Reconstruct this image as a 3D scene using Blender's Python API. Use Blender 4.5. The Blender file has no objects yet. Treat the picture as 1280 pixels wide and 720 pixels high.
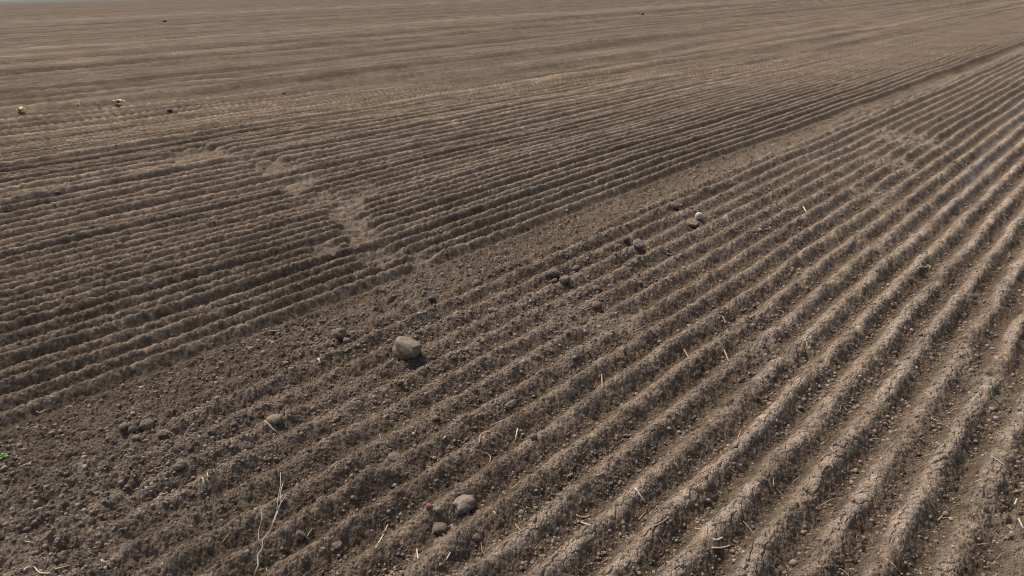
import bpy, math, time
import numpy as np
from mathutils import Matrix, Vector

T0 = time.time()
C = bpy.context.scene.collection
R = np.random.RandomState(11)

# ------------------------------------------------------------------ camera
F = 1000.0                      # focal length in pixels of a 1280 px wide frame
H = 1.70                        # eye height in metres
ROLL = math.atan(30 / 1280.0)
PITCH = math.atan((360 + 18) * math.cos(ROLL) / F)
_c, _s = math.cos(ROLL), math.sin(ROLL)
fw = np.array([0, math.cos(PITCH), -math.sin(PITCH)])
up0 = np.array([0, math.sin(PITCH), math.cos(PITCH)])
rt0 = np.array([1.0, 0, 0])
rt = _c * rt0 - _s * up0
up = _s * rt0 + _c * up0
cam_d = bpy.data.cameras.new('camera')
cam = bpy.data.objects.new('camera', cam_d)
C.objects.link(cam)
cam_d.sensor_width = 36
cam_d.lens = F / 1280 * 36
cam_d.clip_start = 0.05
bpy.context.scene.cycles.filter_width = 1.0
cam_d.clip_end = 9000
cam.matrix_world = Matrix(((rt[0], up[0], -fw[0], 0), (rt[1], up[1], -fw[1], 0), (rt[2], up[2], -fw[2], H), (0, 0, 0, 1)))
bpy.context.scene.camera = cam

# ------------------------------------------------------------------ light
SUN_AZ, SUN_EL = math.radians(-48), math.radians(60)      # azimuth clockwise from +Y
w = bpy.data.worlds.new('World')
bpy.context.scene.world = w
w.use_nodes = True
nt = w.node_tree
bg = nt.nodes['Background']
sky = nt.nodes.new('ShaderNodeTexSky')
sky.sky_type = 'NISHITA'
sky.sun_disc = False
sky.sun_elevation = SUN_EL
sky.sun_rotation = SUN_AZ
sky.dust_density = 6.0
sky.air_density = 1.0
nt.links.new(sky.outputs[0], bg.inputs[0])
bg.inputs[1].default_value = 0.14
sd = bpy.data.lights.new('sun', 'SUN')
sd.energy = 2.7
sd.angle = math.radians(18)
sd.color = (1.0, 0.95, 0.885)
sun = bpy.data.objects.new('sun', sd)
C.objects.link(sun)
tosun = Vector((math.sin(SUN_AZ) * math.cos(SUN_EL), math.cos(SUN_AZ) * math.cos(SUN_EL), math.sin(SUN_EL)))
sun.rotation_euler = tosun.to_track_quat('Z', 'Y').to_euler()
vs = bpy.context.scene.view_settings
vs.view_transform = 'Standard'
vs.look = 'None'
vs.exposure = 0.42
vs.gamma = 1.0


# ------------------------------------------------------------------ ground point seen at a pixel
def ground(px, py, z=0.0):
    r = fw * F + rt * (px - 640) + up * (360 - py)
    t = (H - z) / -r[2]
    return np.array([r[0] * t, r[1] * t])


# ------------------------------------------------------------------ noise
f32 = np.float32


def hsh(ix, iy, seed):
    h = (ix.astype(np.uint32) * np.uint32(374761393)) ^ (iy.astype(np.uint32) * np.uint32(668265263)) ^ np.uint32((seed * 2654435761) & 0xffffffff)
    h = (h ^ (h >> np.uint32(13))) * np.uint32(1274126177)
    h = (h ^ (h >> np.uint32(15))) * np.uint32(2246822519)
    return h ^ (h >> np.uint32(16))


_ang = np.linspace(0, 2 * np.pi, 257)[:-1]
GX, GY = np.cos(_ang).astype(f32), np.sin(_ang).astype(f32)


def perlin(x, y, seed=0):
    fx, fy = np.floor(x), np.floor(y)
    ix, iy = fx.astype(np.int32), fy.astype(np.int32)
    dx, dy = (x - fx).astype(f32), (y - fy).astype(f32)
    u = dx * dx * dx * (dx * (dx * 6 - 15) + 10)
    v = dy * dy * dy * (dy * (dy * 6 - 15) + 10)

    def cor(a, b):
        k = hsh(ix + a, iy + b, seed) & np.uint32(255)
        return GX[k] * (dx - a) + GY[k] * (dy - b)
    n0 = cor(0, 0) * (1 - u) + cor(1, 0) * u
    n1 = cor(0, 1) * (1 - u) + cor(1, 1) * u
    return (n0 * (1 - v) + n1 * v) * f32(1.5)


def domes(x, y, cell, dens, seed):
    """clods: rounded lumps with random size, one or none in each cell; height in units of the cell"""
    X, Y = x / cell, y / cell
    bx, by = np.floor(X - 0.5), np.floor(Y - 0.5)
    out = np.zeros(x.shape, f32)
    for a in (0, 1):
        for b in (0, 1):
            cx, cy = bx + a, by + b
            h = hsh(cx.astype(np.int32), cy.astype(np.int32), seed)
            r1 = (h & np.uint32(1023)).astype(f32) / 1023
            r2 = ((h >> np.uint32(10)) & np.uint32(1023)).astype(f32) / 1023
            r3 = ((h >> np.uint32(20)) & np.uint32(1023)).astype(f32) / 1023
            h2 = hsh(cx.astype(np.int32), cy.astype(np.int32), seed + 77)
            r4 = (h2 & np.uint32(1023)).astype(f32) / 1023
            an = ((h2 >> np.uint32(10)) & np.uint32(255)).astype(f32) / 255 * 3.14
            dx, dy = X - cx - r1, Y - cy - r2
            ca, sa = np.cos(an), np.sin(an)
            ex, ey = dx * ca + dy * sa, -dx * sa + dy * ca
            rad = 0.16 + 0.33 * r3 ** 2
            q = 1 - (ex * ex + ey * ey * 1.7) / (rad * rad)
            hh = np.sqrt(np.maximum(q, 0)) * rad * (0.55 + 0.5 * r1)
            hh[r4 > dens] = 0
            out = np.maximum(out, hh)
    return out


def cracks(x, y, cell, seed):
    """returns F2-F1 (0 on a crack) and a random number for each plate"""
    X, Y = x / cell, y / cell
    bx, by = np.floor(X), np.floor(Y)
    f1 = np.full(x.shape, 9, f32)
    f2 = np.full(x.shape, 9, f32)
    rn = np.zeros(x.shape, f32)
    for a in (-1, 0, 1):
        for b in (-1, 0, 1):
            cx, cy = bx + a, by + b
            h = hsh(cx.astype(np.int32), cy.astype(np.int32), seed)
            r1 = (h & np.uint32(1023)).astype(f32) / 1023
            r2 = ((h >> np.uint32(10)) & np.uint32(1023)).astype(f32) / 1023
            r3 = ((h >> np.uint32(20)) & np.uint32(1023)).astype(f32) / 1023
            d = np.sqrt((X - cx - r1) ** 2 + (Y - cy - r2) ** 2).astype(f32)
            m = d < f1
            f2 = np.where(m, f1, np.minimum(f2, d))
            rn = np.where(m, r3, rn)
            f1 = np.where(m, d, f1)
    return f2 - f1, rn


def sst(x, a, b):
    t = np.clip((x - a) / (b - a), 0, 1)
    return t * t * (3 - 2 * t)


# ------------------------------------------------------------------ the ploughed field as a height function
AZ = math.radians(39.75)                     # heading of the rows
SA, CA = math.sin(AZ), math.cos(AZ)
P = 0.16                                     # row spacing
P1F = 0.142                                  # row spacing of the first bed beyond the strip
P2F = 0.20                                   # row spacing of the farther beds

# trampled and washed-out places: x, y in the photograph, half width, half height, strength
FLAT = [(245, 198, 38, 9, .95), (300, 205, 22, 6, .5), (345, 215, 30, 9, .9), (375, 236, 18, 12, .95), (455, 243, 18, 12, .8), (405, 250, 22, 9, .8), (270, 200, 26, 7, .7), (445, 285, 18, 14, .9), (437, 266, 24, 14, .95),
        (455, 300, 22, 16, 1.), (478, 326, 30, 12, .9), (405, 318, 26, 10, .8), (528, 330, 20, 14, .9), (500, 372, 40, 20, .95), (455, 396, 40, 14, .6),
        (705, 395, 30, 13, .8), (770, 410, 40, 14, .85), (740, 408, 50, 14, .8), (560, 348, 34, 14, .6),
        (1130, 175, 34, 14, .8), (1108, 205, 34, 14, .75), (1090, 245, 32, 12, .6), (1115, 262, 26, 12, .5), (955, 440, 34, 16, .9), (1000, 452, 34, 14, .7),
        (1085, 310, 18, 12, .7), (900, 520, 30, 12, .3), (1210, 375, 26, 12, .6), (1230, 480, 34, 20, .7), (1250, 520, 34, 26, .5), (1190, 440, 20, 14, .6),
        (640, 455, 40, 10, .3), (490, 590, 50, 14, .35), (425, 480, 50, 12, .3),
        (330, 560, 50, 20, .4), (180, 560, 90, 34, .75), (90, 615, 110, 45, .85), (50, 690, 110, 45, .8), (270, 640, 50, 30, .4),
        (1275, 660, 40, 50, .8), (170, 690, 50, 30, .5)]
FL = []
for px, py, rx, ry, k in FLAT:
    c_ = ground(px, py)
    a_ = abs(ground(px + rx, py)[0] - ground(px - rx, py)[0]) / 2
    b_ = abs(ground(px, py - ry)[1] - ground(px, py + ry)[1]) / 2
    FL.append((c_[0], c_[1], a_, b_, k))
# wheel lines between the beds of the far part: place across the rows, depth, half width
LINES = [(9.05, -.03, .09), (9.35, .012, .16), (7.62, .03, .12), (11.2, -.05, .14), (12.3, .05, .2), (14.2, .05, .22), (15.7, -.09, .34), (18.2, -.04, .3), (20.6, .06, .4), (22.4, -.12, .42), (23.3, .07, .4),
         (26.5, -.12, .5), (28, .06, .5), (31, .07, .6), (34.5, -.13, .7), (40, -.16, .8), (47, -.10, 1.), (56, -.2, 1.3), (66, .15, 1.5), (76, -.25, 1.8), (92, -.3, 2.5), (110, -.3, 3), (140, -.4, 4)]


def frame(x, y):
    u = x * SA + y * CA
    v = -x * CA + y * SA
    return u, v


def bend(u, v):
    """the rows of the far part swing away on the left and drift a little far on the right"""
    return .05 * np.maximum(0, .6 * v - u) * sst(v, 3.3, 5) * (1 - sst(v, 5, 9)) + .010 * np.maximum(0, u - 17) * sst(v, 4, 9)


def field(x, y, res, resv=None):
    """height, dryness (crust) and flattening of the soil at x, y; res = size of the mesh cells there"""
    x = x.astype(f32); y = y.astype(f32)
    u, v = frame(x, y)
    if resv is None:
        resv = res
    flat = np.zeros(x.shape, f32)
    n_a = perlin(x * 2.3, y * 2.3, 3)
    n_b = perlin(x * 6.1, y * 6.1, 4)
    n_c = perlin(x * 15, y * 15, 5)
    for cx, cy, a, b, k in FL:
        rel = max(a, b)
        d = np.sqrt(((x - cx) / a) ** 2 + ((y - cy) / b) ** 2) + n_b * .35 + n_c * .25
        flat = np.maximum(flat, k * .88 * (1 - sst(d, .55, 1.2)))
    # --- near part
    wob = perlin(u * 1.1, v * 1.3, 21) * .012 + perlin(u * 5, v * 5, 22) * .010
    vn = v + wob
    rown = np.round((vn - .24) / P)
    ph = (vn - .24) / P - rown                       # -.5 .. .5, 0 on the crest
    rr = (hsh(rown.astype(np.int32), rown.astype(np.int32) * 0, 5) & np.uint32(255)).astype(f32) / 255
    cosn = .5 + .5 * np.cos(2 * np.pi * ph)
    right = sst(1.9 - v, -.1, 1.0)                    # 1 on the lower right, where the crests are broad and crusted
    prof_r = 1 - (1 - np.clip(cosn * 1.04, 0, 1)) ** 1.12
    prof_l = cosn ** 1.25
    prof = prof_l * (1 - right) + prof_r * right
    amp_n = (.051 - .007 * right) * (.8 + .4 * rr) * (1 + (.14 + .18 * sst(u, 9, 4)) * perlin(u * 1.7, rown * 3.3, 31) + (.06 + .18 * sst(u, 9, 4)) * perlin(u * 6, rown * 5.7, 32))
    left_fade = 1 - .05 * sst(2.9 - u, 0, 2.2) * sst(v, 1.4, 2.6)
    amp_n = amp_n * left_fade
    # --- far part
    b = bend(u, v)
    vf = v - b + perlin(u * .8, v * .6, 23) * .012 + perlin(u * 3.7, v * 4, 24) * .005
    qf = np.where(vf < 3.6 + 18 * P1F, (vf - 3.60) / P1F, 18 + (vf - 3.6 - 18 * P1F) / P2F)
    rowf = np.round(qf)
    pf = qf - rowf
    rf = (hsh(rowf.astype(np.int32), rowf.astype(np.int32) * 0, 9) & np.uint32(255)).astype(f32) / 255
    cf = .5 + .5 * np.cos(2 * np.pi * (pf + .05 * np.sin(2 * np.pi * pf)))
    cf = cf ** .95
    amp_f = .062 * np.where(v < 6.2, 1, 1.2) * (.85 + .3 * rf) * (1 + .14 * perlin(u * 1.5, rowf * 3.1, 33) + .07 * perlin(u * 5, rowf * 4.7, 34))
    vb = vf
    fade_mid = 1 - .4 * np.exp(-((vb - 5.5) / .2) ** 2) - .15 * np.exp(-((vb - 6.3) / .2) ** 2)
    fade_far = 1 - .1 * sst(vb, 8.6, 9.4)
    amp_f = amp_f * fade_mid * fade_far
    # --- which part
    first = (hsh(rown.astype(np.int32), rown.astype(np.int32) * 0 + 7, 5) & np.uint32(255)).astype(f32) / 255
    wn = 1 - sst(v + n_b * .05, 3.06, 3.17)
    wn = wn * (1 - .25 * sst(v, 2.5, 2.9) * (1 - sst(u, 2.0, 4)))
    wf = sst(vf, 3.42, 3.56)
    edge = 1 - sst(np.abs(v - 3.25), .16, .3)
    keep = np.clip(1 - flat, 0.04, 1)
    cellf = np.clip((np.where(v < 6.2, .088, .10) - resv) / .04, 0, 1)     # rows finer than the mesh are left out
    ridge = (amp_n * prof * wn + amp_f * cf * wf * cellf) * keep
    ridge = ridge + .018 * (1 - keep) + .012 * edge
    h = ridge
    # --- wheel lines and slow undulation
    for v0, dep, hw in LINES:
        h = h + 1.4 * dep * np.exp(-((vf - v0) / hw) ** 2) * (1 + .4 * perlin(u * .35, v * .2, 40))
    h = h + perlin(x * .45, y * .45, 50) * .010 * np.clip(np.hypot(x, y) / 5, .4, 2)
    far = np.clip((np.hypot(x, y) - 6) / 20, 0, 1)
    h = h + far * perlin(u * .12, v * .8, 51) * .04
    # --- clods
    crest = (cosn * wn + cf * wf * cellf) * keep
    crust = right * wn * sst(cosn + .25 * n_c, .45, .85) * (1 - .6 * flat) * sst(perlin(u * 2.1, v * 4.5, 61) + .35 * perlin(u * 7, v * 9, 62) + .30 * right, -.1, .5)
    rough = .55 + .65 * flat * sst(np.hypot(x, y), 22, 12) + .5 * edge * .5 + .35 * (1 - wn) * (1 - wf) + .5 * perlin(x * 1.3, y * 1.3, 60)
    rough = rough + .05 * sst(2.9 - u, 0, 1.5) * sst(v, 1.2, 2.2)
    rough = np.clip(rough, .25, 1.5) * (1 - .35 * sst(v, 3.4, 3.6))
    wx = x + .006 * perlin(x * 30, y * 30, 70)
    wy = y + .006 * perlin(x * 30, y * 30, 71)
    cl = np.zeros(x.shape, f32)
    for cell, dens, amp, sd_ in ((.11, .18, .7, 80), (.06, .34, .8, 81), (.034, .45, .8, 82), (.019, .6, .8, 83), (.0115, .7, .9, 84)):
        m = np.flatnonzero(res < cell * .62)
        if len(m) == 0:
            continue
        xm, ym = wx[m], wy[m]
        fade = np.clip((cell * .62 - res[m]) / (cell * .2), 0, 1)
        d = domes(xm, ym, cell, dens, sd_) * cell * amp * fade
        rm = rough[m]
        if cell > .05:
            d = d * np.clip((rm - .55) * 1.6, 0, 1)
        d = d * (1 - .6 * crust[m]) * np.clip(rm + .15, .35, 1.15)
        d = d * .8
        cl[m] = np.where(cl[m] > d, cl[m] + d * .35, d + cl[m] * .35)
    h = h + cl
    # --- granular noise
    for fr, a in ((.45, .04), (1, .055), (2.1, .045), (4.3, .034), (8.7, .028), (17, .016)):
        m = np.flatnonzero((res < .75 / fr) & (res > .008))
        if len(m):
            fade = np.clip((.75 / fr - res[m]) * fr / .35, 0, 1) * np.clip((res[m] - .008) / .03, 0, 1) * 1.25
            k1, k2, k3 = (.04, .25, .25) if fr < 3 else (.12, .7, .5)
            n1, n2 = perlin(u[m] * fr * k1, vf[m] * fr, 190 + int(fr)), perlin(u[m] * fr * k2, vf[m] * fr, 290 + int(fr))
            h[m] += (n1 - .5 * np.abs(n1) + k3 * (n2 - .8 * np.abs(n2))) * a * fade * (1 - .9 * (cellf * wf)[m]) * (1 - .9 * wn[m])
    for fr, a in ((9, .007), (21, .008), (48, .0075), (105, .0048), (220, .0028)):
        m = np.flatnonzero(res < .7 / fr)
        if len(m):
            fade = np.clip((.7 / fr - res[m]) * fr / .2, 0, 1)
            nn = perlin(x[m] * fr, y[m] * fr, 90 + fr)
            h[m] += (nn - .6 * np.abs(nn)) * a * fade * (1 - .7 * crust[m]) * (.75 + .5 * rough[m]) * (1 + 1.3 * flat[m] * (fr < 30)) * (1 - .6 * wf[m] * (1 - flat[m]) * (fr < 10))
    # distant grain so the far beds do not go glassy
    h = h + far * .35 * np.minimum(res, .6) * .22 * perlin(x / np.maximum(res, .01) * .21, y / np.maximum(res, .01) * .21, 98) * 0
    # --- cracked crust of the crests
    m = np.flatnonzero((crust > .05) & (res < .02))
    if len(m):
        um, vm = u[m], v[m]
        k1, rn = cracks(um + .016 * n_c[m] + .01 * perlin(um * 34, vm * 34, 104), vm * 1.25 + .014 * perlin(um * 28, vm * 28, 105), .040, 101)
        k2, rn2 = cracks(um, vm * 1.1, .015, 102)
        open_ = sst(perlin(um * 3, vm * 3, 103), -.5, .5)
        cr = crust[m]
        h[m] += cr * (.006 + (rn - .4) * .008 + (rn2 - .5) * .002)
        h[m] -= cr * (.010 + .010 * open_) * (1 - sst(k1, .02, .12)) + cr * .0035 * (1 - sst(k2, .04, .2))
    dry_shade = np.clip(cosn ** 1.5 * wn * (.75 + .25 * right) + (cf ** 1.5 * cellf + .36 * (1 - cellf)) * wf, 0, 1) * (.3 + .7 * keep)
    dry_shade = dry_shade * np.clip(.85 + .35 * perlin(u * 2.5, v * 6, 110) * (res < .15) + .35 * n_c * (res < .05), 0, 1.2)
    field.dry = dry_shade.astype(f32)  # dryness together with the painted shade of the furrows
    return h.astype(f32), crust.astype(f32), flat.astype(f32)


# ------------------------------------------------------------------ materials
def mat(name):
    m = bpy.data.materials.new(name)
    m.use_nodes = True
    n = m.node_tree.nodes
    return m, n, m.node_tree.links, n['Principled BSDF']


def ramp(n, stops):
    r = n.new('ShaderNodeValToRGB')
    e = r.color_ramp.elements
    while len(e) < len(stops):
        e.new(.5)
    for k, (p, c) in enumerate(stops):
        e[k].position = p
        e[k].color = (*c, 1) if len(c) == 3 else c
    return r


def noise(n, l, co, scale, detail=4, rough=.6):
    t = n.new('ShaderNodeTexNoise')
    t.inputs['Scale'].default_value = scale
    t.inputs['Detail'].default_value = detail
    t.inputs['Roughness'].default_value = rough
    l.new(co, t.inputs['Vector'])
    return t


def mixc(n, l, fac, a, b, mode='MIX'):
    m = n.new('ShaderNodeMix')
    m.data_type = 'RGBA'
    m.blend_type = mode
    for s, val in ((m.inputs[0], fac), (m.inputs[6], a), (m.inputs[7], b)):
        if hasattr(val, 'links') or hasattr(val, 'is_linked'):
            l.new(val, s)
        elif isinstance(val, (int, float)):
            s.default_value = val
        else:
            s.default_value = (*val, 1)
    return m.outputs[2]


def soil_material():
    m, n, l, b = mat('ploughed_soil')
    co = n.new('ShaderNodeNewGeometry').outputs['Position']
    big = noise(n, l, co, .9, 5, .6)
    r1 = ramp(n, [(.32, (.124, .094, .067)), (.68, (.176, .136, .100))])
    l.new(big.outputs[0], r1.inputs[0])
    mid = noise(n, l, co, 34, 6, .75)
    r2 = ramp(n, [(.34, (.66, .65, .64)), (.5, (1.0, 1.0, 1.0)), (.66, (1.3, 1.29, 1.27))])
    l.new(mid.outputs[0], r2.inputs[0])
    c1 = mixc(n, l, 1.0, r1.outputs[0], r2.outputs[0], 'MULTIPLY')
    fine = noise(n, l, co, 260, 3, .6)
    r3 = ramp(n, [(.3, (.74, .72, .7)), (.5, (1, 1, 1)), (.72, (1.3, 1.27, 1.22))])
    l.new(fine.outputs[0], r3.inputs[0])
    c2 = mixc(n, l, 1.0, c1, r3.outputs[0], 'MULTIPLY')
    # small mineral grains of other colours
    vo = n.new('ShaderNodeTexVoronoi')
    vo.inputs['Scale'].default_value = 170
    l.new(co, vo.inputs['Vector'])
    sep = n.new('ShaderNodeSeparateColor')
    l.new(vo.outputs['Color'], sep.inputs[0])
    g1 = ramp(n, [(.97, (0, 0, 0)), (.98, (1, 1, 1))])
    l.new(sep.outputs[0], g1.inputs[0])
    gcol = ramp(n, [(0, (.24, .20, .16)), (.5, (.22, .13, .08)), (.8, (.36, .33, .28)), (1, (.10, .10, .10))])
    l.new(sep.outputs[1], gcol.inputs[0])
    c3 = mixc(n, l, g1.outputs[0], c2, gcol.outputs[0])
    # dry crust on the broad crests
    at = n.new('ShaderNodeAttribute')
    at.attribute_name = 'crust'
    fa = n.new('ShaderNodeMath'); fa.operation = 'MULTIPLY'; fa.inputs[1].default_value = .75
    l.new(at.outputs['Fac'], fa.inputs[0])
    c4 = mixc(n, l, fa.outputs[0], c3, (.225, .179, .138))
    # bleached patches where the rows were washed flat
    at2 = n.new('ShaderNodeAttribute')
    at2.attribute_name = 'washed'
    fb = n.new('ShaderNodeMath'); fb.operation = 'MULTIPLY'
    pn = noise(n, l, co, 5, 5, .65)
    rp = ramp(n, [(.32, (.15, .15, .15)), (.62, (.95, .95, .95))])
    l.new(pn.outputs[0], rp.inputs[0])
    l.new(at2.outputs['Fac'], fb.inputs[0]); l.new(rp.outputs[0], fb.inputs[1])
    c5 = mixc(n, l, fb.outputs[0], c4, (.255, .205, .158))
    # paler, less rough streak over low soil at the right
    at3 = n.new('ShaderNodeAttribute')
    at3.attribute_name = 'pale_streak'
    c6 = mixc(n, l, at3.outputs['Fac'], c5, (.225, .20, .18))
    # far beds: moisture tones, darkened to stand for missing fine shadow; wheel grooves darker
    at4 = n.new('ShaderNodeAttribute')
    at4.attribute_name = 'bed'
    rb = ramp(n, [(0, (.66, .65, .64)), (.5, (1, 1, 1)), (1, (1.25, 1.23, 1.2))])
    rb.color_ramp.interpolation = 'LINEAR'
    l.new(at4.outputs['Fac'], rb.inputs[0])
    c7 = mixc(n, l, 1.0, c6, rb.outputs[0], 'MULTIPLY')
    # streaks of drier and moister soil drawn out along the rows
    mp = n.new('ShaderNodeCombineXYZ')
    aa, ab = n.new('ShaderNodeAttribute'), n.new('ShaderNodeAttribute')
    aa.attribute_name = 'along'; ab.attribute_name = 'across'
    l.new(aa.outputs['Fac'], mp.inputs[0]); l.new(ab.outputs['Fac'], mp.inputs[1])
    mp2 = n.new('ShaderNodeMapping')
    mp2.inputs['Scale'].default_value = (.12, 3.0, 1)
    l.new(mp.outputs[0], mp2.inputs['Vector'])
    ns = noise(n, l, mp2.outputs[0], 1.0, 6, .7)
    rs_ = ramp(n, [(.34, (.72, .71, .70)), (.5, (1, 1, 1)), (.66, (1.28, 1.27, 1.24))])
    l.new(ns.outputs[0], rs_.inputs[0])
    mr = n.new('ShaderNodeMapRange')
    mr.inputs['From Min'].default_value = 4.5
    mr.inputs['From Max'].default_value = 8.5
    mr.inputs['To Min'].default_value = .1
    l.new(ab.outputs['Fac'], mr.inputs['Value'])
    c7 = mixc(n, l, mr.outputs[0], c7, rs_.outputs[0], 'MULTIPLY')
    # narrow tracks of the drill and the wheels on the far beds
    mp3 = n.new('ShaderNodeMapping')
    mp3.inputs['Scale'].default_value = (.012, 1.5, 1)
    l.new(mp.outputs[0], mp3.inputs['Vector'])
    n3 = noise(n, l, mp3.outputs[0], 1.0, 5, .75)
    r3_ = ramp(n, [(.38, (.70, .69, .68)), (.5, (1, 1, 1)), (.62, (1.28, 1.27, 1.25))])
    l.new(n3.outputs[0], r3_.inputs[0])
    c7 = mixc(n, l, mr.outputs[0], c7, r3_.outputs[0], 'MULTIPLY')
    # dry and moist lumps
    nl = noise(n, l, co, 7.5, 8, .82)
    rl = ramp(n, [(.36, (.68, .67, .66)), (.5, (1, 1, 1)), (.64, (1.34, 1.33, 1.31))])
    l.new(nl.outputs[0], rl.inputs[0])
    c7 = mixc(n, l, .9, c7, rl.outputs[0], 'MULTIPLY')
    # dry crests and moist furrows, with crest light and groove shade painted in
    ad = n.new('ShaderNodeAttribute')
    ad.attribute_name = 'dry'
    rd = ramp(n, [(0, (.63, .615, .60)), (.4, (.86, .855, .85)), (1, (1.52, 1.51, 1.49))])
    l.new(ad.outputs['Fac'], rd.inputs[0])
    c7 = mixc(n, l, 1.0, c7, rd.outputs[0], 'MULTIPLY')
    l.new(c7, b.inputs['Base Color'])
    rg = n.new('ShaderNodeMapRange')
    rg.inputs['To Min'].default_value = 1.0
    rg.inputs['To Max'].default_value = .5
    l.new(at3.outputs['Fac'], rg.inputs['Value'])
    l.new(rg.outputs[0], b.inputs['Roughness'])
    b.inputs['Specular IOR Level'].default_value = .06
    # grain finer than the mesh
    bn = noise(n, l, co, 190, 5, .7)
    bu = n.new('ShaderNodeBump')
    bu.inputs['Strength'].default_value = .8
    bu.inputs['Distance'].default_value = .004
    l.new(bn.outputs[0], bu.inputs['Height'])
    bn3 = noise(n, l, co, 70, 5, .75)
    bu3 = n.new('ShaderNodeBump')
    bu3.inputs['Strength'].default_value = .9
    bu3.inputs['Distance'].default_value = .010
    l.new(bn3.outputs[0], bu3.inputs['Height'])
    l.new(bu.outputs[0], bu3.inputs['Normal'])
    bu = bu3
    bn2 = noise(n, l, co, 22, 5, .7)
    bu2 = n.new('ShaderNodeBump')
    bu2.inputs['Strength'].default_value = .55
    bu2.inputs['Distance'].default_value = .02
    l.new(bn2.outputs[0], bu2.inputs['Height'])
    l.new(bu.outputs[0], bu2.inputs['Normal'])
    l.new(bu2.outputs[0], b.inputs['Normal'])
    return m


def plain(name, base, dark, scale=60, rough=.85, bump=.003, speck=None, bscale=None):
    m, n, l, b = mat(name)
    co = n.new('ShaderNodeTexCoord').outputs['Object']
    t = noise(n, l, co, scale, 5, .65)
    r = ramp(n, [(.3, dark), (.7, base)])
    l.new(t.outputs[0], r.inputs[0])
    out = r.outputs[0]
    if speck:
        t2 = noise(n, l, co, scale * 2.3, 3, .6)
        r2 = ramp(n, [(.60, (0, 0, 0)), (.66, (1, 1, 1))])
        l.new(t2.outputs[0], r2.inputs[0])
        out = mixc(n, l, r2.outputs[0], out, speck)
    l.new(out, b.inputs['Base Color'])
    b.inputs['Roughness'].default_value = rough
    b.inputs['Specular IOR Level'].default_value = .3
    t3 = noise(n, l, co, bscale or scale * 3, 5, .65)
    bu = n.new('ShaderNodeBump')
    bu.inputs['Strength'].default_value = .8
    bu.inputs['Distance'].default_value = bump
    l.new(t3.outputs[0], bu.inputs['Height'])
    l.new(bu.outputs[0], b.inputs['Normal'])
    return m


SOIL = soil_material()
M_CLOD = plain('clod_soil', (.165, .122, .085), (.105, .077, .054), 60, .95, .006, (.20, .155, .115))
M_STONE = plain('tan_stone', (.22, .172, .118), (.135, .103, .072), 45, .9, .006, (.10, .075, .05))
M_TAN = plain('pale_tan_stone', (.235, .187, .14), (.155, .122, .09), 40, .9, .006, (.14, .11, .085))
M_GREYST = plain('grey_stone', (.22, .18, .14), (.14, .112, .086), 50, .9, .005, (.11, .085, .065))
M_DARKST = plain('dark_stone', (.085, .08, .08), (.05, .047, .046), 50, .6, .002)
M_REDST = plain('red_brick_crumb', (.24, .10, .065), (.17, .075, .05), 90, .9, .002)
M_WHITE = plain('white_flint', (.50, .46, .41), (.26, .23, .20), 30, .5, .002, (.08, .07, .06))
M_STRAW = plain('dry_straw', (.34, .255, .15), (.22, .16, .095), 120, .6, .0005)
M_PALE = plain('bleached_straw', (.50, .41, .30), (.33, .265, .185), 120, .55, .0005)
M_ROOT = plain('brown_root', (.30, .2, .13), (.18, .12, .08), 120, .8, .001)
M_GREEN = plain('green_leaf', (.10, .24, .045), (.06, .15, .03), 90, .5, .0005)
M_YELLOW = plain('yellow_leaf', (.34, .32, .10), (.22, .24, .07), 40, .5, .001)
M_MEADOW = plain('far_grass', (.105, .105, .09), (.08, .08, .068), .05, .95, .01)


def mesh_obj(name, verts, faces, material, parent=None, smooth=True):
    me = bpy.data.meshes.new(name)
    me.from_pydata([tuple(map(float, p)) for p in verts], [], [tuple(map(int, q)) for q in faces])
    me.materials.append(material)
    if smooth:
        me.polygons.foreach_set('use_smooth', [True] * len(me.polygons))
    me.update()
    o = bpy.data.objects.new(name, me)
    C.objects.link(o)
    if parent:
        o.parent = parent
    return o


def tag(o, label, cat, group=None, kind=None):
    if kind:
        o['kind'] = kind
    if label:
        o['label'] = label
    if cat:
        o['category'] = cat
    if group:
        o['group'] = group
    return o


def big_mesh(name, co, quads, material, attrs=None):
    me = bpy.data.meshes.new(name)
    nv, nf, k = len(co), len(quads), quads.shape[1]
    me.vertices.add(nv)
    me.vertices.foreach_set('co', np.ascontiguousarray(co, f32).ravel())
    me.loops.add(nf * k)
    me.loops.foreach_set('vertex_index', np.ascontiguousarray(quads, np.int32).ravel())
    me.polygons.add(nf)
    me.polygons.foreach_set('loop_start', np.arange(0, nf * k, k, dtype=np.int32))
    me.polygons.foreach_set('use_smooth', np.ones(nf, bool))
    me.update(calc_edges=True)
    for an, av in (attrs or {}).items():
        a = me.attributes.new(an, 'FLOAT', 'POINT')
        a.data.foreach_set('value', np.ascontiguousarray(av, f32))
    me.materials.append(material)
    o = bpy.data.objects.new(name, me)
    C.objects.link(o)
    return o


# ------------------------------------------------------------------ the field: one sheet, finer near by
NA, ND = 2200, 2300
D0, D1 = 1.1, 245.0
ang = np.linspace(math.radians(-54), math.radians(54), NA)
_g = np.linspace(1 / D0, 1 / D1, 4000)
_w = np.cumsum(1 + 1.1 * np.clip((_g - .06) / .05, 0, 1) * np.clip((.44 - _g) / .08, 0, 1))
inv = np.interp(np.linspace(_w[0], _w[-1], ND), _w, _g)
STEP = np.abs(np.gradient(inv))
STEPM = STEP[:, None] * np.ones((1, NA))
dd = 1 / inv
A, D = np.meshgrid(ang, dd)
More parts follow.
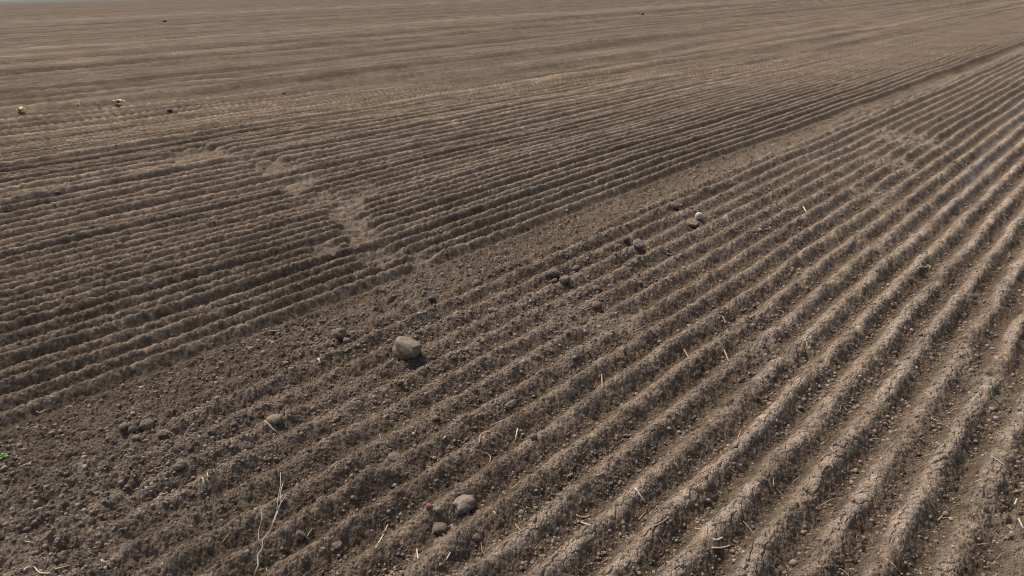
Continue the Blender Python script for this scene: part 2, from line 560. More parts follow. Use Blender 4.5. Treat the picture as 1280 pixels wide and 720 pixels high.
# distance measured to a curved front a little farther at the sides
X = (D / np.cos(A * .55) * np.sin(A)).astype(f32).ravel()
Y = (D / np.cos(A * .55) * np.cos(A)).astype(f32).ravel()
RES = (D * D * STEPM * .6).astype(f32).ravel()
RES = np.maximum(RES, (D * (ang[1] - ang[0])).astype(f32).ravel())
RESV = np.maximum((D * D * STEPM * np.abs(np.sin(AZ - A))).ravel(), (D * (ang[1] - ang[0])).ravel() * np.abs(np.cos(AZ - A)).ravel()).astype(f32)
HZ, CRUST, FLATM = field(X, Y, RES, RESV)
DRY_SHADE = field.dry
U, V = frame(X, Y)
VF = V - bend(U, V)
# paler streak over low soil on the right
pale_streak = np.zeros(X.shape, f32)
a_, b_ = ground(1300, 108), ground(1160, 300)
t = ((X - a_[0]) * (b_[0] - a_[0]) + (Y - a_[1]) * (b_[1] - a_[1])) / ((b_ - a_) ** 2).sum()
tc = np.clip(t, 0, 1)
dist = np.hypot(X - a_[0] - tc * (b_[0] - a_[0]), Y - a_[1] - tc * (b_[1] - a_[1]))
pale_streak = (1 - sst(dist + perlin(X * 5, Y * 5, 7) * .03, .05, .15)) * (1 - sst(t, .75, 1.0)) * (.75 + .4 * perlin(X * 2.5, Y * 2.5, 8))
pale_streak = np.clip(pale_streak, 0, 1) * sst(.075 - HZ, 0, .05) * .45
bed = .5 - .17 * sst(VF, 3.4, 3.6)
edges = [6.1, 7.6, 9.1, 12.2, 15.7, 18, 22.3, 27.5, 31, 35, 40, 47, 56, 66, 76, 92, 110, 140, 500]
lv = [.32, .26, .24, .12, .22, .18, .12, .2, .14, .2, .16, .12, .18, .1, .16, .1, .14, .12]  # low levels also paint in the small clod shadows missing far off
for k in range(len(edges) - 1):
    s_ = .08 * edges[k] / 6
    m_ = sst(VF, edges[k] - s_, edges[k] + s_)
    bed = (bed * (1 - m_) + lv[k] * m_).astype(f32)
for v0, dep, hw in LINES:
    bed = bed + np.sign(dep) * .3 * np.exp(-((VF - v0) / hw) ** 2)  # shade of grooves and light on berms put into the tone
bed += perlin(U * .25, VF * 1.3, 9) * .12 * sst(VF, 5, 9)
# the soil of the left far part is moister
bed -= .10 * sst(6 - U, 0, 4) * sst(VF, 3.3, 3.9) * (1 - sst(VF, 14, 30)) * (1 - FLATM)
bed = np.clip(bed, 0, 1)
i = np.arange(ND - 1)[:, None] * NA + np.arange(NA - 1)[None]
quads = np.stack([i, i + 1, i + NA + 1, i + NA], -1).reshape(-1, 4)
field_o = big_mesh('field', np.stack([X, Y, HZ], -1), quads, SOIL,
                   {'crust': CRUST, 'washed': np.maximum(FLATM, .5 * (1 - sst(np.abs(V - 3.24), .12, .26)) * sst(U, 4, 8)), 'pale_streak': pale_streak, 'bed': bed, 'dry': DRY_SHADE, 'along': U, 'across': VF})
tag(field_o, None, None, kind='structure')
print('field', round(time.time() - T0, 1), 's')

# plain soil round and behind the viewer, just under the worked sheet
NV = 96
vs_, fs_ = [], []
radii = [0.02, 1, 4, 20, 100, 250]
for r_ in radii:
    for k in range(NV):
        a_ = 2 * math.pi * k / NV
        vs_.append((r_ * math.sin(a_), r_ * math.cos(a_), -.30 if r_ < 240 else -.9))
for j in range(len(radii) - 1):
    for k in range(NV):
        k2 = (k + 1) % NV
        fs_.append((j * NV + k, (j + 1) * NV + k, (j + 1) * NV + k2, j * NV + k2))
tag(mesh_obj('ground', vs_, fs_, SOIL), None, None, kind='structure')
# grassland beyond the far edge of the field
vs_, fs_ = [], []
NV = 192
for r_, z_ in ((246, -1.0), (247, .05), (600, .06), (1500, 0.0), (6000, -.5)):
    for k in range(NV):
        a_ = 2 * math.pi * k / NV
        a2 = a_ if a_ <= math.pi else a_ - 2 * math.pi
        q_ = 1 / math.cos(min(abs(a2), 1.2) * .55)
        vs_.append((r_ * q_ * math.sin(a_), r_ * q_ * math.cos(a_), z_))
for j in range(4):
    for k in range(NV):
        k2 = (k + 1) % NV
        fs_.append((j * NV + k, (j + 1) * NV + k, (j + 1) * NV + k2, j * NV + k2))
tag(mesh_obj('meadow', vs_, fs_, M_MEADOW), None, None, kind='structure')


def heights(pts):
    pts = np.asarray(pts, f32).reshape(-1, 2)
    d = np.hypot(pts[:, 0], pts[:, 1])
    st = np.interp(-1 / np.maximum(d, D0), -inv, STEP)
    res = np.maximum(d * d * st * .6, d * (ang[1] - ang[0])).astype(f32)
    return field(pts[:, 0].copy(), pts[:, 1].copy(), res)[0]


def spot(px, py):
    """point of the soil surface seen at a pixel"""
    zs = np.linspace(.14, -.12, 105)
    ps = np.array([ground(px, py, z) for z in zs])
    hs = heights(ps)
    k = int(np.argmax(hs >= zs)) if (hs >= zs).any() else 60
    return np.array([ps[k][0], ps[k][1], zs[k]])


def scale_at(px, py):
    """metres per pixel of the 1280 px frame for something facing the viewer at that ground point"""
    p = ground(px, py)
    return math.sqrt(p[0] ** 2 + p[1] ** 2 + H * H) * math.cos(math.atan(math.hypot(px - 640, py - 360) / F)) / F


# ------------------------------------------------------------------ lumps
def ico(sub):
    import bmesh
    bm = bmesh.new()
    bmesh.ops.create_icosphere(bm, subdivisions=sub, radius=1)
    v = np.array([p.co[:] for p in bm.verts])
    f = np.array([[q.index for q in g_.verts] for g_ in bm.faces])
    bm.free()
    return v, f


ICO1, ICO2, ICO4 = ico(1), ico(2), ico(4)


def lump_shape(base, rs, angular=.5, cuts=7):
    v = base[0].copy()
    for _ in range(cuts):                          # shave flat facets off a ball
        nrm = rs.normal(size=3); nrm /= np.linalg.norm(nrm)
        lim = rs.uniform(.55, .95)
        d = v @ nrm
        over = d > lim
        v[over] -= np.outer((d[over] - lim) * (.4 + .6 * angular), nrm)
    for fr, a in ((1.3, .16), (3, .10), (7, .06), (15, .03)):
        o = rs.uniform(0, 50, 3)
        nn = perlin(v[:, 0] * fr + o[0] + v[:, 2] * fr, v[:, 1] * fr + o[1] - v[:, 2] * fr * .7, int(o[2]))
        v *= (1 + a * nn)[:, None]
    return v


def stone(name, px, py, wpx, hpx, material, label, cat, seed, angular=.5, rot=0, sink=.3, depth=None, group=None, tilt=0):
    rs = np.random.RandomState(seed)
    s = scale_at(px, py)
    rw = wpx * s / 2
    rh = hpx * s / 2
    v = lump_shape(ICO4 if wpx > 12 else ICO2, rs, angular)
    ext = v.max(0) - v.min(0)
    v = (v - (v.max(0) + v.min(0)) / 2) / (ext / 2)
    ry = depth * rw if depth else rw * .85
    v = v * np.array([rw, ry, rh])
    c, s_ = math.cos(tilt), math.sin(tilt)
    v = v @ np.array([[c, 0, s_], [0, 1, 0], [-s_, 0, c]]).T
    o = mesh_obj(name, v, (ICO4 if wpx > 12 else ICO2)[1], material)
    # the pixel is the middle of the stone: step down to its foot
    p = spot(px, py + hpx * .28)
    o.location = (p[0], p[1], p[2] + rh * (1 - 2 * sink))
    o.rotation_euler = (0, 0, rot)
    return tag(o, label, cat, group)


stone('stone', 510, 435, 37, 30, M_STONE, 'largest rounded tan stone lying in the middle of the field', 'stone', 1, .6, .2, .24, .9)
stone('stone', 799, 306, 16, 14, M_GREYST, 'pale grey angular stone on the first rows beside the smooth strip', 'stone', 4, .9, .5, .18)
stone('flint', 873, 271, 9, 9, M_WHITE, 'half white half dark flint on a furrow crest, upper right of centre', 'stone', 5, .8, .3, .12)
stone('stone', 581, 628, 36, 24, M_TAN, 'broad flat-faced tan stone bedded in a ridge near the bottom centre', 'stone', 7, 1.3, .7, .40, .6)
stone('stone', 343, 524, 20, 12, M_STONE, 'smooth oval tan pebble on the rough soil left of centre', 'stone', 8, .2, .2, .25)
stone('stone', 226, 581, 14, 12, M_GREYST, 'smooth grey pebble on rough cloddy soil at the lower left', 'stone', 9, .3, .9, .2)
stone('stone', 638, 506, 24, 9, M_GREYST, 'long slim grey stone lying along a furrow right of the largest stone', 'stone', 10, .8, .85, .15, .32)
stone('stone', 615, 388, 12, 9, M_GREYST, 'small pale pointed stone between rows above and right of the largest stone', 'stone', 12, .9, .3, .2)
stone('stone', 434, 426, 10, 9, M_STONE, 'small dark brown stone beside a clod left of the largest stone', 'stone', 13, .4, .3, .2)
stone('clod', 424, 417, 20, 15, M_CLOD, 'lumpy earth clod touching a small dark stone left of the largest stone', 'clod', 14, .6, .3, .25)
stone('brick_crumb', 537, 633, 9, 8, M_REDST, 'red brick crumb beside the broad flat-faced stone', 'brick', 15, .8, .3, .15)
stone('stone', 547, 638, 9, 8, M_GREYST, 'small grey-brown pebble touching the red brick crumb', 'stone', 16, .4, .3, .15)
stone('stone', 652, 641, 9, 9, M_STONE, 'small reddish tan pebble right of the broad flat-faced stone', 'stone', 17, .4, .3, .2)
stone('stone', 72, 241, 7, 5, M_DARKST, 'dark blue-grey pebble among the far rows at the left edge', 'stone', 18, .4, .3, .15)
stone('stone', 540, 373, 10, 9, M_DARKST, 'dark pebble on the trampled soil just above the largest stone', 'stone', 19, .4, .3, .25)
stone('clod', 693, 341, 16, 11, M_CLOD, 'flat earth clod, upper left of the clod cluster above centre', 'clod', 20, .8, .2, .2, group='clod cluster above centre')
stone('clod', 706, 351, 15, 12, M_CLOD, 'angular earth clod, lower right and largest of the cluster above centre', 'clod', 21, 1., .2, .2, group='clod cluster above centre')
stone('clod', 693, 351, 8, 7, M_CLOD, 'smallest round clod of the cluster above centre', 'clod', 22, .5, .2, .2, group='clod cluster above centre')
stone('clod', 720, 336, 11, 9, M_CLOD, 'rightmost clod of the cluster above centre', 'clod', 23, .5, .2, .2, group='clod cluster above centre')
stone('clod', 746, 382, 15, 11, M_CLOD, 'rounded earth clod at the end of a row below the clod cluster', 'clod', 24, .6, .2, .2)
stone('clod', 745, 361, 12, 9, M_CLOD, 'small earth clod between the clod cluster and the washed-out patch', 'clod', 25, .6, .2, .2)
stone('clod', 596, 354, 14, 10, M_CLOD, 'earth clod at the start of the near rows above and right of the largest stone', 'clod', 26, .6, .2, .2)
stone('clod', 783, 299, 11, 9, M_CLOD, 'earth clod just left of the pale grey angular stone', 'clod', 27, .6, .2, .2)
stone('clod', 843, 257, 14, 9, M_CLOD, 'earth clod on the smooth strip left of the white flint', 'clod', 28, .6, .2, .2)
stone('clod', 865, 280, 20, 10, M_CLOD, 'flattened pale clod right below the white flint', 'clod', 29, .9, .2, .3)
stone('clod', 492, 571, 26, 17, M_CLOD, 'broad clod sitting on a ridge below the largest stone', 'clod', 30, 1.0, .4, .4)
stone('clod', 486, 503, 11, 12, M_CLOD, 'round clod on a ridge straight below the largest stone', 'clod', 31, .4, .4, .25)
stone('clod', 545, 523, 11, 9, M_CLOD, 'small round clod on a ridge left of the long slim stone', 'clod', 32, .4, .4, .25)
stone('clod', 549, 659, 24, 20, M_CLOD, 'big crumbling clod below the red brick crumb', 'clod', 33, 1.1, .4, .42)
stone('clod', 596, 672, 12, 12, M_CLOD, 'cube-like reddish clod below the broad flat-faced stone', 'clod', 34, 1., .4, .2)
stone('clod', 667, 546, 10, 9, M_CLOD, 'round clod in the furrow below the long slim stone', 'clod', 35, .4, .4, .2)
stone('clod', 155, 534, 12, 10, M_CLOD, 'leftmost clod of the pile on rough soil at the left', 'clod', 36, .6, .4, .2, group='pile of clods at the left')
stone('clod', 166, 537, 11, 10, M_CLOD, 'pale clod second from the left of the pile on rough soil', 'clod', 37, .6, .4, .2, group='pile of clods at the left')
stone('clod', 183, 531, 22, 16, M_CLOD, 'largest angular clod of the pile on rough soil at the left', 'clod', 38, 1., .4, .2, group='pile of clods at the left')
stone('clod', 205, 541, 15, 8, M_CLOD, 'low flat clod at the right end of the pile on rough soil', 'clod', 39, .8, .4, .2, group='pile of clods at the left')
stone('clod', 170, 548, 11, 8, M_CLOD, 'small clod at the lower edge of the pile on rough soil', 'clod', 40, .8, .4, .2, group='pile of clods at the left')
stone('clod', 351, 626, 13, 11, M_CLOD, 'round clod on rough soil just above right of the withered stalk', 'clod', 41, .5, .4, .25)
stone('clod', 376, 668, 14, 14, M_CLOD, 'round clod on a low ridge right of the withered stalk', 'clod', 42, .5, .4, .25)
stone('clod', 420, 683, 18, 14, M_CLOD, 'pale clod near the bottom edge between the withered stalk and the bottom centre', 'clod', 43, .6, .4, .25)
stone('clod', 824, 594, 12, 10, M_CLOD, 'pale clod capping a broad crusted ridge right of centre', 'clod', 44, .6, .4, .3)
stone('clod', 952, 598, 16, 12, M_CLOD, 'small clod embedded in the crusted crest at the lower right', 'clod', 47, .6, .4, .4)
stone('stone', 992, 704, 11, 10, M_GREYST, 'small round grey pebble in the furrow at the bottom right', 'stone', 45, .3, .4, .2)
stone('stone', 1004, 500, 8, 7, M_GREYST, 'small grey pebble near the disturbed patch right of centre', 'stone', 46, .3, .4, .2)
stone('stone', 1182, 643, 9, 9, M_GREYST, 'small brown pebble in a furrow in the lower right corner', 'stone', 48, .3, .4, .2)


# ------------------------------------------------------------------ loose crumbs: nobody could count them
def crumbs():
    rs = np.random.RandomState(77)
    shapes = [lump_shape(ICO1, rs, .7, 6) for _ in range(24)]
    N = 85000
    # spread over the near ground, thinning with distance
    d = 1.45 + rs.rand(N * 3) ** 1.7 * 9
    a = rs.uniform(math.radians(-50), math.radians(50), N * 3)
    x, y = d * np.sin(a), d * np.cos(a)
    u, v = frame(x, y)
    dens = .18 + .45 * perlin(x * 1.7, y * 1.7, 301) + .35 * perlin(x * 7, y * 7, 302)
    dens += .02 * sst(3.2 - u, 0, 1.6) * sst(v, 1.3, 2.2)
    dens += .15 * ((v > 2.4) & (v < 3.45)) * (u < 7)
    dens -= .55 * (v > 3.5) + .3 * (v > 5)
    ph = (v - .24) / P
    dens += (.22 - .55 * (.5 + .5 * np.cos(2 * np.pi * ph))) * (v < 2)
    keep = np.flatnonzero(rs.rand(N * 3) < np.clip(dens, .015, 1))[:N]
    x, y = x[keep], y[keep]
    n = len(x)
    size = .0022 + .0105 * rs.rand(n) ** 5 + .0045 * rs.rand(n)
    size *= np.clip(np.hypot(x, y) / 3.2, .8, 1.25)
    z = heights(np.stack([x, y], 1))
    co, fa = [], []
    off = 0
    which = rs.randint(0, 24, n)
    th = rs.uniform(0, 6.28, n)
    st = rs.uniform(.6, 1.0, (n, 3))
    tris = ICO1[1]
    allv = np.empty((n, len(ICO1[0]), 3), f32)
    for k in range(24):
        m = which == k
        if not m.any():
            continue
        b = shapes[k][None] * st[m][:, None, :] * size[m][:, None, None]
        c, s = np.cos(th[m])[:, None], np.sin(th[m])[:, None]
        allv[m, :, 0] = b[..., 0] * c - b[..., 1] * s + x[m][:, None]
        allv[m, :, 1] = b[..., 0] * s + b[..., 1] * c + y[m][:, None]
        allv[m, :, 2] = b[..., 2] + (z[m] + size[m] * .05)[:, None]
    nvp = allv.shape[1]
    faces = (tris[None] + (np.arange(n) * nvp)[:, None, None]).reshape(-1, 3)
    return big_mesh('soil_crumbs', allv.reshape(-1, 3), faces, CR)


M_CR, n_, l_, b_ = mat('crumb_soil')
co_ = n_.new('ShaderNodeNewGeometry')
rc_ = ramp(n_, [(0, (.115, .087, .063)), (.6, (.175, .135, .100)), (.93, (.21, .167, .125)), (.985, (.27, .235, .2)), (1, (.24, .13, .08))])
l_.new(co_.outputs['Random Per Island'], rc_.inputs[0])
l_.new(rc_.outputs[0], b_.inputs['Base Color'])
b_.inputs['Roughness'].default_value = .95
b_.inputs['Specular IOR Level'].default_value = .2
CR = M_CR
tag(crumbs(), 'loose crumbs of soil scattered over the furrows', 'soil crumbs', kind='stuff')
print('crumbs', round(time.time() - T0, 1), 's')


# ------------------------------------------------------------------ straws, stalks and roots
def tube(pts, rad, sides=6, flat=1.0):
    pts = np.asarray(pts, float)
    n = len(pts)
    rad = np.asarray(rad, float) * np.ones(n)
    v, f = [], []
    for k in range(n):
        t = pts[min(k + 1, n - 1)] - pts[max(k - 1, 0)]
        t = t / (np.linalg.norm(t) + 1e-9)
        a = np.cross(t, (0, 0, 1.0))
        if np.linalg.norm(a) < .1:
            a = np.cross(t, (1.0, 0, 0))
        a /= np.linalg.norm(a)
        b = np.cross(a, t)
        for j in range(sides):
            q = 2 * math.pi * j / sides
            v.append(pts[k] + rad[k] * (math.cos(q) * a + math.sin(q) * b * flat))
    for k in range(n - 1):
        for j in range(sides):
            j2 = (j + 1) % sides
            f.append((k * sides + j, k * sides + j2, (k + 1) * sides + j2, (k + 1) * sides + j))
    f.append(tuple(range(sides))[::-1])
    f.append(tuple((n - 1) * sides + j for j in range(sides)))
    return v, f


def strand(name, pix, wpx, material, label, cat, group=None, lift=.004, rise=0, parent=None, taper=.7):
    """thin stem through points given where they are seen on the soil; rise lifts the far end"""
    P3 = []
    n = len(pix)
    for k, (px, py) in enumerate(pix):
        if rise and k:
            # upright part: over the foot of the stem
            z = spot(px, py)[2]
        p = spot(px, py)
        P3.append(p + np.array([0, 0, lift]))
    P3 = np.array(P3)
    if len(P3) > 2:
        q = []
        for k in range(len(P3) - 1):
            a, b, c, d = P3[max(k - 1, 0)], P3[k], P3[k + 1], P3[min(k + 2, len(P3) - 1)]
            for t in (0, .33, .66):
                q.append(.5 * ((2 * b) + (c - a) * t + (2 * a - 5 * b + 4 * c - d) * t * t + (3 * b - a - 3 * c + d) * t ** 3))
        q.append(P3[-1])
        P3 = np.array(q)
    s = scale_at(*pix[0])
    r = wpx * s / 2 * np.linspace(1, taper, len(P3))
    base = P3[0].copy()
    if parent is not None:
        base = np.array(parent.location)
    v, f = tube(P3 - base, r)
    o = mesh_obj(name, v, f, material, parent)
    if parent is None:
        o.location = base
    if label:
        tag(o, label, cat, group)
    return o


def upright(name, px, py, tip, wpx, material, label, cat, parent=None, blade=False, mid=0.0, base=None, taper=.35):
    """stem standing in the soil at (px,py) whose tip is seen at tip"""
    p = spot(px, py) if base is None else base
    s = scale_at(px, py)
    dx, dz = (tip[0] - px) * s, (py - tip[1]) * s / math.cos(math.atan2(H, math.hypot(p[0], p[1])))
    n = 7
    pts = []
    for k in range(n):
        t = k / (n - 1)
        pts.append(np.array([dx * t + mid * s * math.sin(math.pi * t), .15 * dz * t * t, dz * t]) + (p - (np.array(parent.location) if parent else p)))
    v, f = tube(pts, wpx * s / 2 * np.linspace(1, taper, n), 6, .25 if blade else 1)
    o = mesh_obj(name, v, f, material, parent)
    if parent is None:
        o.location = p
    if label:
        tag(o, label, cat)
    return o


# the withered stalk at the lower left, standing with its twigs
st_p = spot(320, 716)
stalk = bpy.data.objects.new('withered_stalk', None)
C.objects.link(stalk)
stalk.location = st_p
tag(stalk, 'withered pale stalk with thin branching twigs standing at the bottom edge, left of centre', 'dead plant')


def twig(name, pix, wpx, ofs0=0.0):
    s = scale_at(320, 716)
    k_ = 1 / math.cos(math.atan2(H, math.hypot(st_p[0], st_p[1])))
    pts = [np.array([(px - 320) * s, .010 * (716 - py) / 20, (716 - py) * s * k_ * .62 + .002]) + np.array([0, (716 - py) * s * .6, 0]) for px, py in pix]
    v, f = tube(pts, np.linspace(wpx, wpx * .5, len(pts)) * s / 2)
    return mesh_obj(name, v, f, M_PALE, stalk)


twig('stem', [(318, 722), (322, 708), (320, 698), (325, 690), (324, 682), (333, 670), (340, 650)], 2.6)
twig('twig', [(340, 650), (343, 640), (341, 628), (343, 618)], 1.8)
twig('twig', [(333, 670), (337, 655), (341, 644), (349, 632)], 1.5)
twig('twig', [(340, 650), (338, 640), (340, 622), (338, 606)], 1.6)
twig('twig', [(324, 690), (319, 680), (318, 670), (320, 660), (318, 648)], 1.4)

strand('bleached_root', [(30, 716), (34, 711), (43, 710), (50, 717), (64, 718)], 2.4, M_PALE, 'curling white root lying at the bottom left corner', 'root')
strand('straw', [(69, 713), (80, 710), (90, 708)], 2.2, M_STRAW, 'tan straw lying just right of the curling white root', 'straw')
strand('straw', [(253, 598), (257, 611)], 2.6, M_PALE, 'left one of two short white straws sticking out together above the withered stalk', 'straw')
strand('straw', [(260, 592), (259, 603)], 1.8, M_PALE, 'right one of two short white straws sticking out together above the withered stalk', 'straw')
upright('straw', 259, 581, (257, 562), 1.2, M_STRAW, 'very thin upright straw on rough soil above the two short white straws', 'straw')
strand('straw', [(297, 620), (302, 606)], 1.6, M_STRAW, 'short leaning straw between the white straws and the withered stalk', 'straw')
strand('straw', [(331, 527), (338, 534), (345, 541)], 2.4, M_STRAW, 'bent golden straw in front of the smooth oval pebble', 'straw')
strand('straw', [(187, 591), (196, 587), (204, 584)], 2.4, M_STRAW, 'golden straw piece left of the smooth grey pebble', 'straw')
strand('straw', [(80, 530), (88, 525), (98, 522)], 1.5, M_STRAW, 'thin curved straw across the rough soil near the left edge', 'straw')
strand('straw', [(45, 514), (50, 517), (57, 513)], 1.8, M_PALE, 'small white bent straw near the left edge below the far rows', 'straw')
strand('straw', [(336, 414), (350, 415)], 2.2, M_STRAW, 'golden straw lying level on the last far row left of centre', 'straw')
strand('straw', [(375, 407), (384, 399)], 1.8, M_STRAW, 'golden straw slanting up beside the level golden straw', 'straw')
strand('straw', [(398, 449), (401, 455)], 2.6, M_PALE, 'tiny white straw stub below the lumpy clod', 'straw')
strand('straw', [(521, 393), (533, 391)], 1.8, M_STRAW, 'orange straw lying level above the largest stone', 'straw')
strand('straw', [(752, 469), (753, 486)], 2.0, M_STRAW, 'upright yellow straw stub on a ridge at the centre right', 'straw')
strand('bent_root', [(599, 555), (601, 545), (610, 541), (622, 543), (630, 548)], 3.0, M_ROOT, 'brown root arching over a furrow below the long slim stone', 'root')
strand('bent_root', [(607, 567), (613, 572), (612, 579)], 2.0, M_ROOT, 'small hooked root just below the arching brown root', 'root')
strand('straw', [(647, 537), (644, 552)], 2.2, M_PALE, 'pale upright straw right of the arching brown root', 'straw')
strand('straw', [(599, 520), (609, 516)], 2.0, M_PALE, 'pale straw left of the long slim stone', 'straw')
strand('straw', [(554, 550), (557, 546)], 2.8, M_PALE, 'tiny pale chip left of the arching brown root', 'straw')
strand('straw', [(470, 686), (479, 670), (485, 657)], 2.4, M_PALE, 'long pale straw slanting up near the bottom, left of centre', 'straw')
strand('straw', [(521, 688), (523, 700)], 2.4, M_PALE, 'short upright pale straw at the bottom left of centre', 'straw')
strand('straw', [(558, 701), (563, 692)], 2.2, M_PALE, 'short slanting pale straw right of the short upright pale straw', 'straw')
strand('straw', [(640, 612), (651, 603)], 2.4, M_STRAW, 'orange straw in the furrow right of the broad flat-faced stone', 'straw')
strand('straw', [(617, 640), (621, 646)], 2.2, M_PALE, 'tiny pale straw just below right of the broad flat-faced stone', 'straw')
strand('straw', [(644, 656), (651, 665)], 2.0, M_STRAW, 'short tan straw slanting down below the small reddish tan pebble', 'straw')
strand('straw', [(794, 611), (800, 620), (806, 630)], 2.4, M_PALE, 'long pale straw slanting down over a ridge, bottom right of centre', 'straw')
strand('straw', [(720, 645), (728, 648), (738, 646)], 3.0, M_ROOT, 'brown bark sliver in the furrow, upper of a pair', 'straw')
strand('straw', [(726, 654), (738, 658)], 2.4, M_PALE, 'pale straw just below the brown bark sliver', 'straw')
strand('straw', [(798, 651), (806, 642)], 2.2, M_STRAW, 'tan straw in the furrow below the long pale straw', 'straw')
strand('straw', [(905, 438), (911, 453)], 2.0, M_STRAW, 'tan straw slanting down a ridge left of the disturbed patch', 'straw')
strand('straw', [(903, 396), (908, 406)], 2.0, M_STRAW, 'tan straw on a crest above the disturbed patch', 'straw')
strand('straw', [(908, 414), (917, 424)], 2.2, M_STRAW, 'tan straw lying at the upper edge of the disturbed patch', 'straw')
strand('straw', [(938, 398), (948, 391), (955, 389), (961, 380)], 2.2, M_STRAW, 'long curved golden straw in a furrow right of centre', 'straw')
strand('straw', [(1004, 259), (1008, 266)], 2.0, M_PALE, 'small pale straw on a crest at the upper right', 'straw')
strand('straw', [(855, 438), (862, 450)], 2.0, M_STRAW, 'pale straw in the furrow below the centre right rows', 'straw')
strand('straw', [(1008, 428), (1009, 436)], 2.0, M_STRAW, 'short upright straw on the right edge of the disturbed patch', 'straw')
strand('plant_wisp', [(1149, 335), (1157, 335), (1160, 332), (1163, 336)], 2.2, M_YELLOW, 'pale yellow curled plant wisp on a crest at the right', 'plant scrap')
strand('straw', [(891, 676), (897, 676), (903, 673)], 3.2, M_PALE, 'thick white straw chip on the crusted crest at the bottom', 'straw')
strand('straw', [(890, 686), (902, 686), (913, 683)], 2.6, M_PALE, 'long pale straw just below the thick white straw chip', 'straw')
strand('straw', [(1266, 636), (1271, 625)], 3.0, M_PALE, 'thick pale straw near the lower right edge, upper one', 'straw')
strand('straw', [(1273, 650), (1279, 662)], 2.6, M_PALE, 'pale straw cut by the lower right edge of the picture', 'straw')
strand('straw', [(1219, 604), (1228, 600), (1236, 598)], 2.4, M_STRAW, 'tan straw lying over the last broad crest near the right edge', 'straw')
strand('straw', [(1172, 652), (1180, 644)], 2.4, M_STRAW, 'tan straw beside the small brown pebble in the lower right corner', 'straw')
strand('straw', [(829, 671), (836, 652)], 2.6, M_STRAW, 'tan straw standing against a crusted ridge at the bottom', 'straw')
strand('bent_root', [(804, 671), (812, 661), (824, 656), (836, 648)], 2.6, M_ROOT, 'golden brown root curving over the crusted ridge at the bottom', 'root')
strand('bent_root', [(1107, 700), (1115, 706), (1122, 715)], 3.0, M_ROOT, 'brown root over the ridge at the bottom right', 'root')

# plants
gb = spot(1238, 499)
grass = bpy.data.objects.new('grass_seedling', None)
C.objects.link(grass); grass.location = gb
tag(grass, 'bright green grass seedling standing between the rows at the right', 'seedling')
upright('blade', 1238, 499, (1235, 474), 3.4, M_GREEN, None, None, grass, True, 2, gb)
upright('blade', 1238, 499, (1239, 482), 2.6, M_GREEN, None, None, grass, True, -2, gb)


def leafy(name, px, py, wpx, hpx, nleaf, material, label, cat, seed, group=None):
    rs = np.random.RandomState(seed)
    p = spot(px, py)
    s = scale_at(px, py)
    root = bpy.data.objects.new(name, None)
    C.objects.link(root); root.location = p
    tag(root, label, cat, group)
    for k in range(nleaf):
        a = 6.283 * k / nleaf + rs.uniform(-.4, .4)
        L = wpx * s * rs.uniform(.4, .6)
        hh = hpx * s * rs.uniform(.5, 1.1)
        wv = L * .34
        v, f = [], []
        nseg = 6
        for q in range(nseg + 1):
            t = q / nseg
            wd = wv * math.sin(math.pi * (.12 + .83 * t)) ** .8
            cx, cz = L * t, hh * math.sin(math.pi * .62 * t) + .003
            for side, dz in ((-1, .18 * wd), (0, 0), (1, .18 * wd)):
                lx, ly = cx, side * wd
                v.append((lx * math.cos(a) - ly * math.sin(a), lx * math.sin(a) + ly * math.cos(a), cz + dz))
            if q:
                b0 = (q - 1) * 3
                f += [(b0, b0 + 1, b0 + 4, b0 + 3), (b0 + 1, b0 + 2, b0 + 5, b0 + 4)]
        mesh_obj('leaf', v, f, material, root)
    return root


leafy('seedling', 5, 573, 12, 6, 5, M_GREEN, 'tiny green seedling on the soil at the left edge', 'seedling', 1)
leafy('seedling', 670, 637, 6, 3, 4, M_GREEN, 'very small green sprout near the bottom centre', 'seedling', 2)
leafy('leaf_scrap', 25, 140, 13, 5, 4, M_YELLOW, 'yellow-green leaf scrap, leftmost on the far field at the left', 'plant scrap', 3)
leafy('leaf_scrap', 98, 134, 7, 6, 4, M_YELLOW, 'small yellow leaf scrap between two others on the far field', 'plant scrap', 4)
leafy('leaf_scrap', 148, 129, 17, 4, 5, M_YELLOW, 'flat yellow-green leaf scrap, rightmost on the far field at the left', 'plant scrap', 5)
stone('stone', 123, 130, 3, 5, M_WHITE, 'tiny white stone between the yellow leaf scraps on the far field', 'stone', 60, .5)
stone('clod', 212, 137, 6, 4, M_DARKST, 'dark wet clod on the far field right of the yellow leaf scraps', 'clod', 61, .5)
stone('clod', 355, 116, 5, 3, M_DARKST, 'dark wet clod on the far field above the trampled track', 'clod', 62, .5)
stone('clod', 206, 26, 5, 3, M_DARKST, 'small dark clod far off near the upper left', 'clod', 63, .5)
stone('clod', 803, 17, 4, 3, M_DARKST, 'small dark clod far off near the top centre', 'clod', 64, .5)
stone('stone', 1101, 103, 9, 3, M_WHITE, 'flat pale stone lying on the far rows at the upper right', 'stone', 65, .5)
stone('stone', 1049, 199, 4, 3, M_WHITE, 'small white chip on a near row at the upper right', 'stone', 66, .5)
stone('stone', 708, 263, 4, 3, M_WHITE, 'small pale chip at the edge of the smooth strip', 'stone', 67, .5)
stone('stone', 565, 657, 4, 4, M_WHITE, 'tiny white chip below the broad flat-faced stone', 'stone', 68, .5)
stone('stone', 129, 701, 6, 6, M_WHITE, 'small white stone near the bottom left', 'stone', 69, .5)
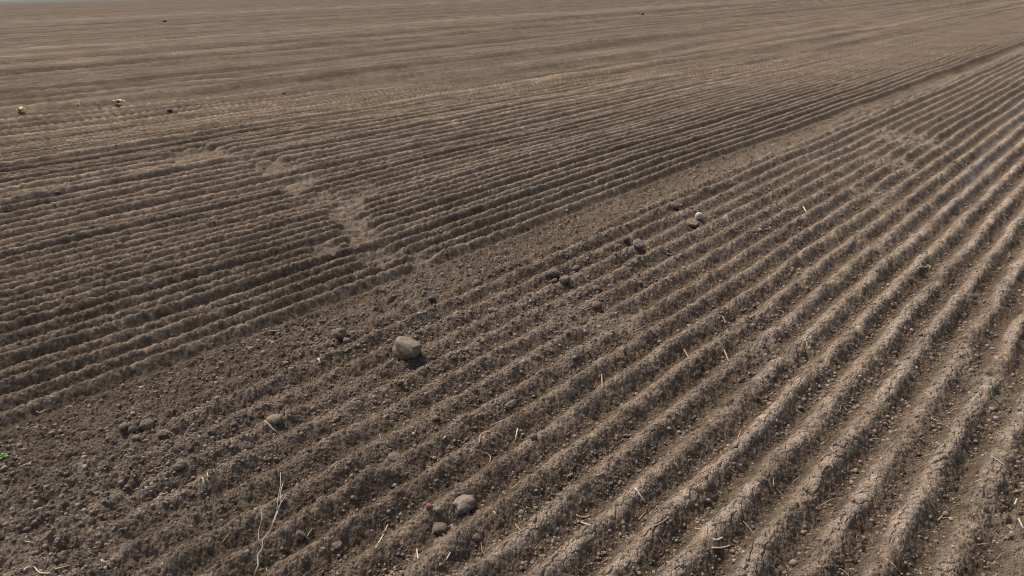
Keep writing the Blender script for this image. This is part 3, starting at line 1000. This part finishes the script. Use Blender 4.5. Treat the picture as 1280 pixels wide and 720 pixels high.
stone('stone', 131, 710, 6, 5, M_WHITE, 'small white stone just below another near the bottom left', 'stone', 70, .5)

# many more short straws: eight shapes, copied
rs = np.random.RandomState(5)
protos = []
for k in range(8):
    L = .5
    n = 5
    pts = [np.array([L * (t - .5), rs.uniform(-.03, .03), .02 * math.sin(math.pi * t)]) for t in np.linspace(0, 1, n)]
    if k in (2, 5):
        for t in range(n):
            pts[t][1] += .16 * math.sin(math.pi * t / (n - 1))
    v, f = tube(pts, np.linspace(.022, .015, n), 5, .8)
    me = bpy.data.meshes.new('straw')
    me.from_pydata([tuple(q) for q in v], [], f)
    me.materials.append([M_STRAW, M_PALE, M_ROOT, M_STRAW][k % 4])
    me.polygons.foreach_set('use_smooth', [True] * len(me.polygons))
    protos.append(me)
NS = 215
pp = []
while len(pp) < NS:
    px, py = rs.uniform(0, 1290), 110 + 610 * rs.rand() ** .8
    wgt = .15 + .7 * px / 1280 * (py / 720) + (.3 if 380 < px < 520 and 220 < py < 420 else 0) + (.15 if px > 1180 else 0)
    if rs.rand() < wgt:
        pp.append((px, py))
P2 = np.array([ground(a, b, .03) for a, b in pp])
Z2 = heights(P2)
e = .015
ZX, ZY = heights(P2 + [e, 0]), heights(P2 + [0, e])
for k in range(NS):
    o = bpy.data.objects.new('straw', protos[rs.randint(8)])
    C.objects.link(o)
    L = rs.uniform(.025, .06) * (1.3 if pp[k][1] < 300 else 1)
    if rs.rand() < .12:
        L *= 1.6
    th = rs.uniform(0, math.pi)
    slope = ((ZX[k] - Z2[k]) * math.cos(th) + (ZY[k] - Z2[k]) * math.sin(th)) / e
    tl = -math.atan(float(np.clip(slope, -.6, .6))) + rs.normal() * .22
    o.rotation_euler = (0, tl, th)
    o.scale = (L * 2, min(L * 1.6, .09) if L < .05 else .085, min(L * 1.6, .085))
    o.location = (P2[k][0], P2[k][1], float(Z2[k]) + .004)
    tag(o, 'short thin fragment of dry straw lying loose on the furrowed soil', 'straw', 'loose straw fragments on the soil')

print('built', round(time.time() - T0, 1), 's')
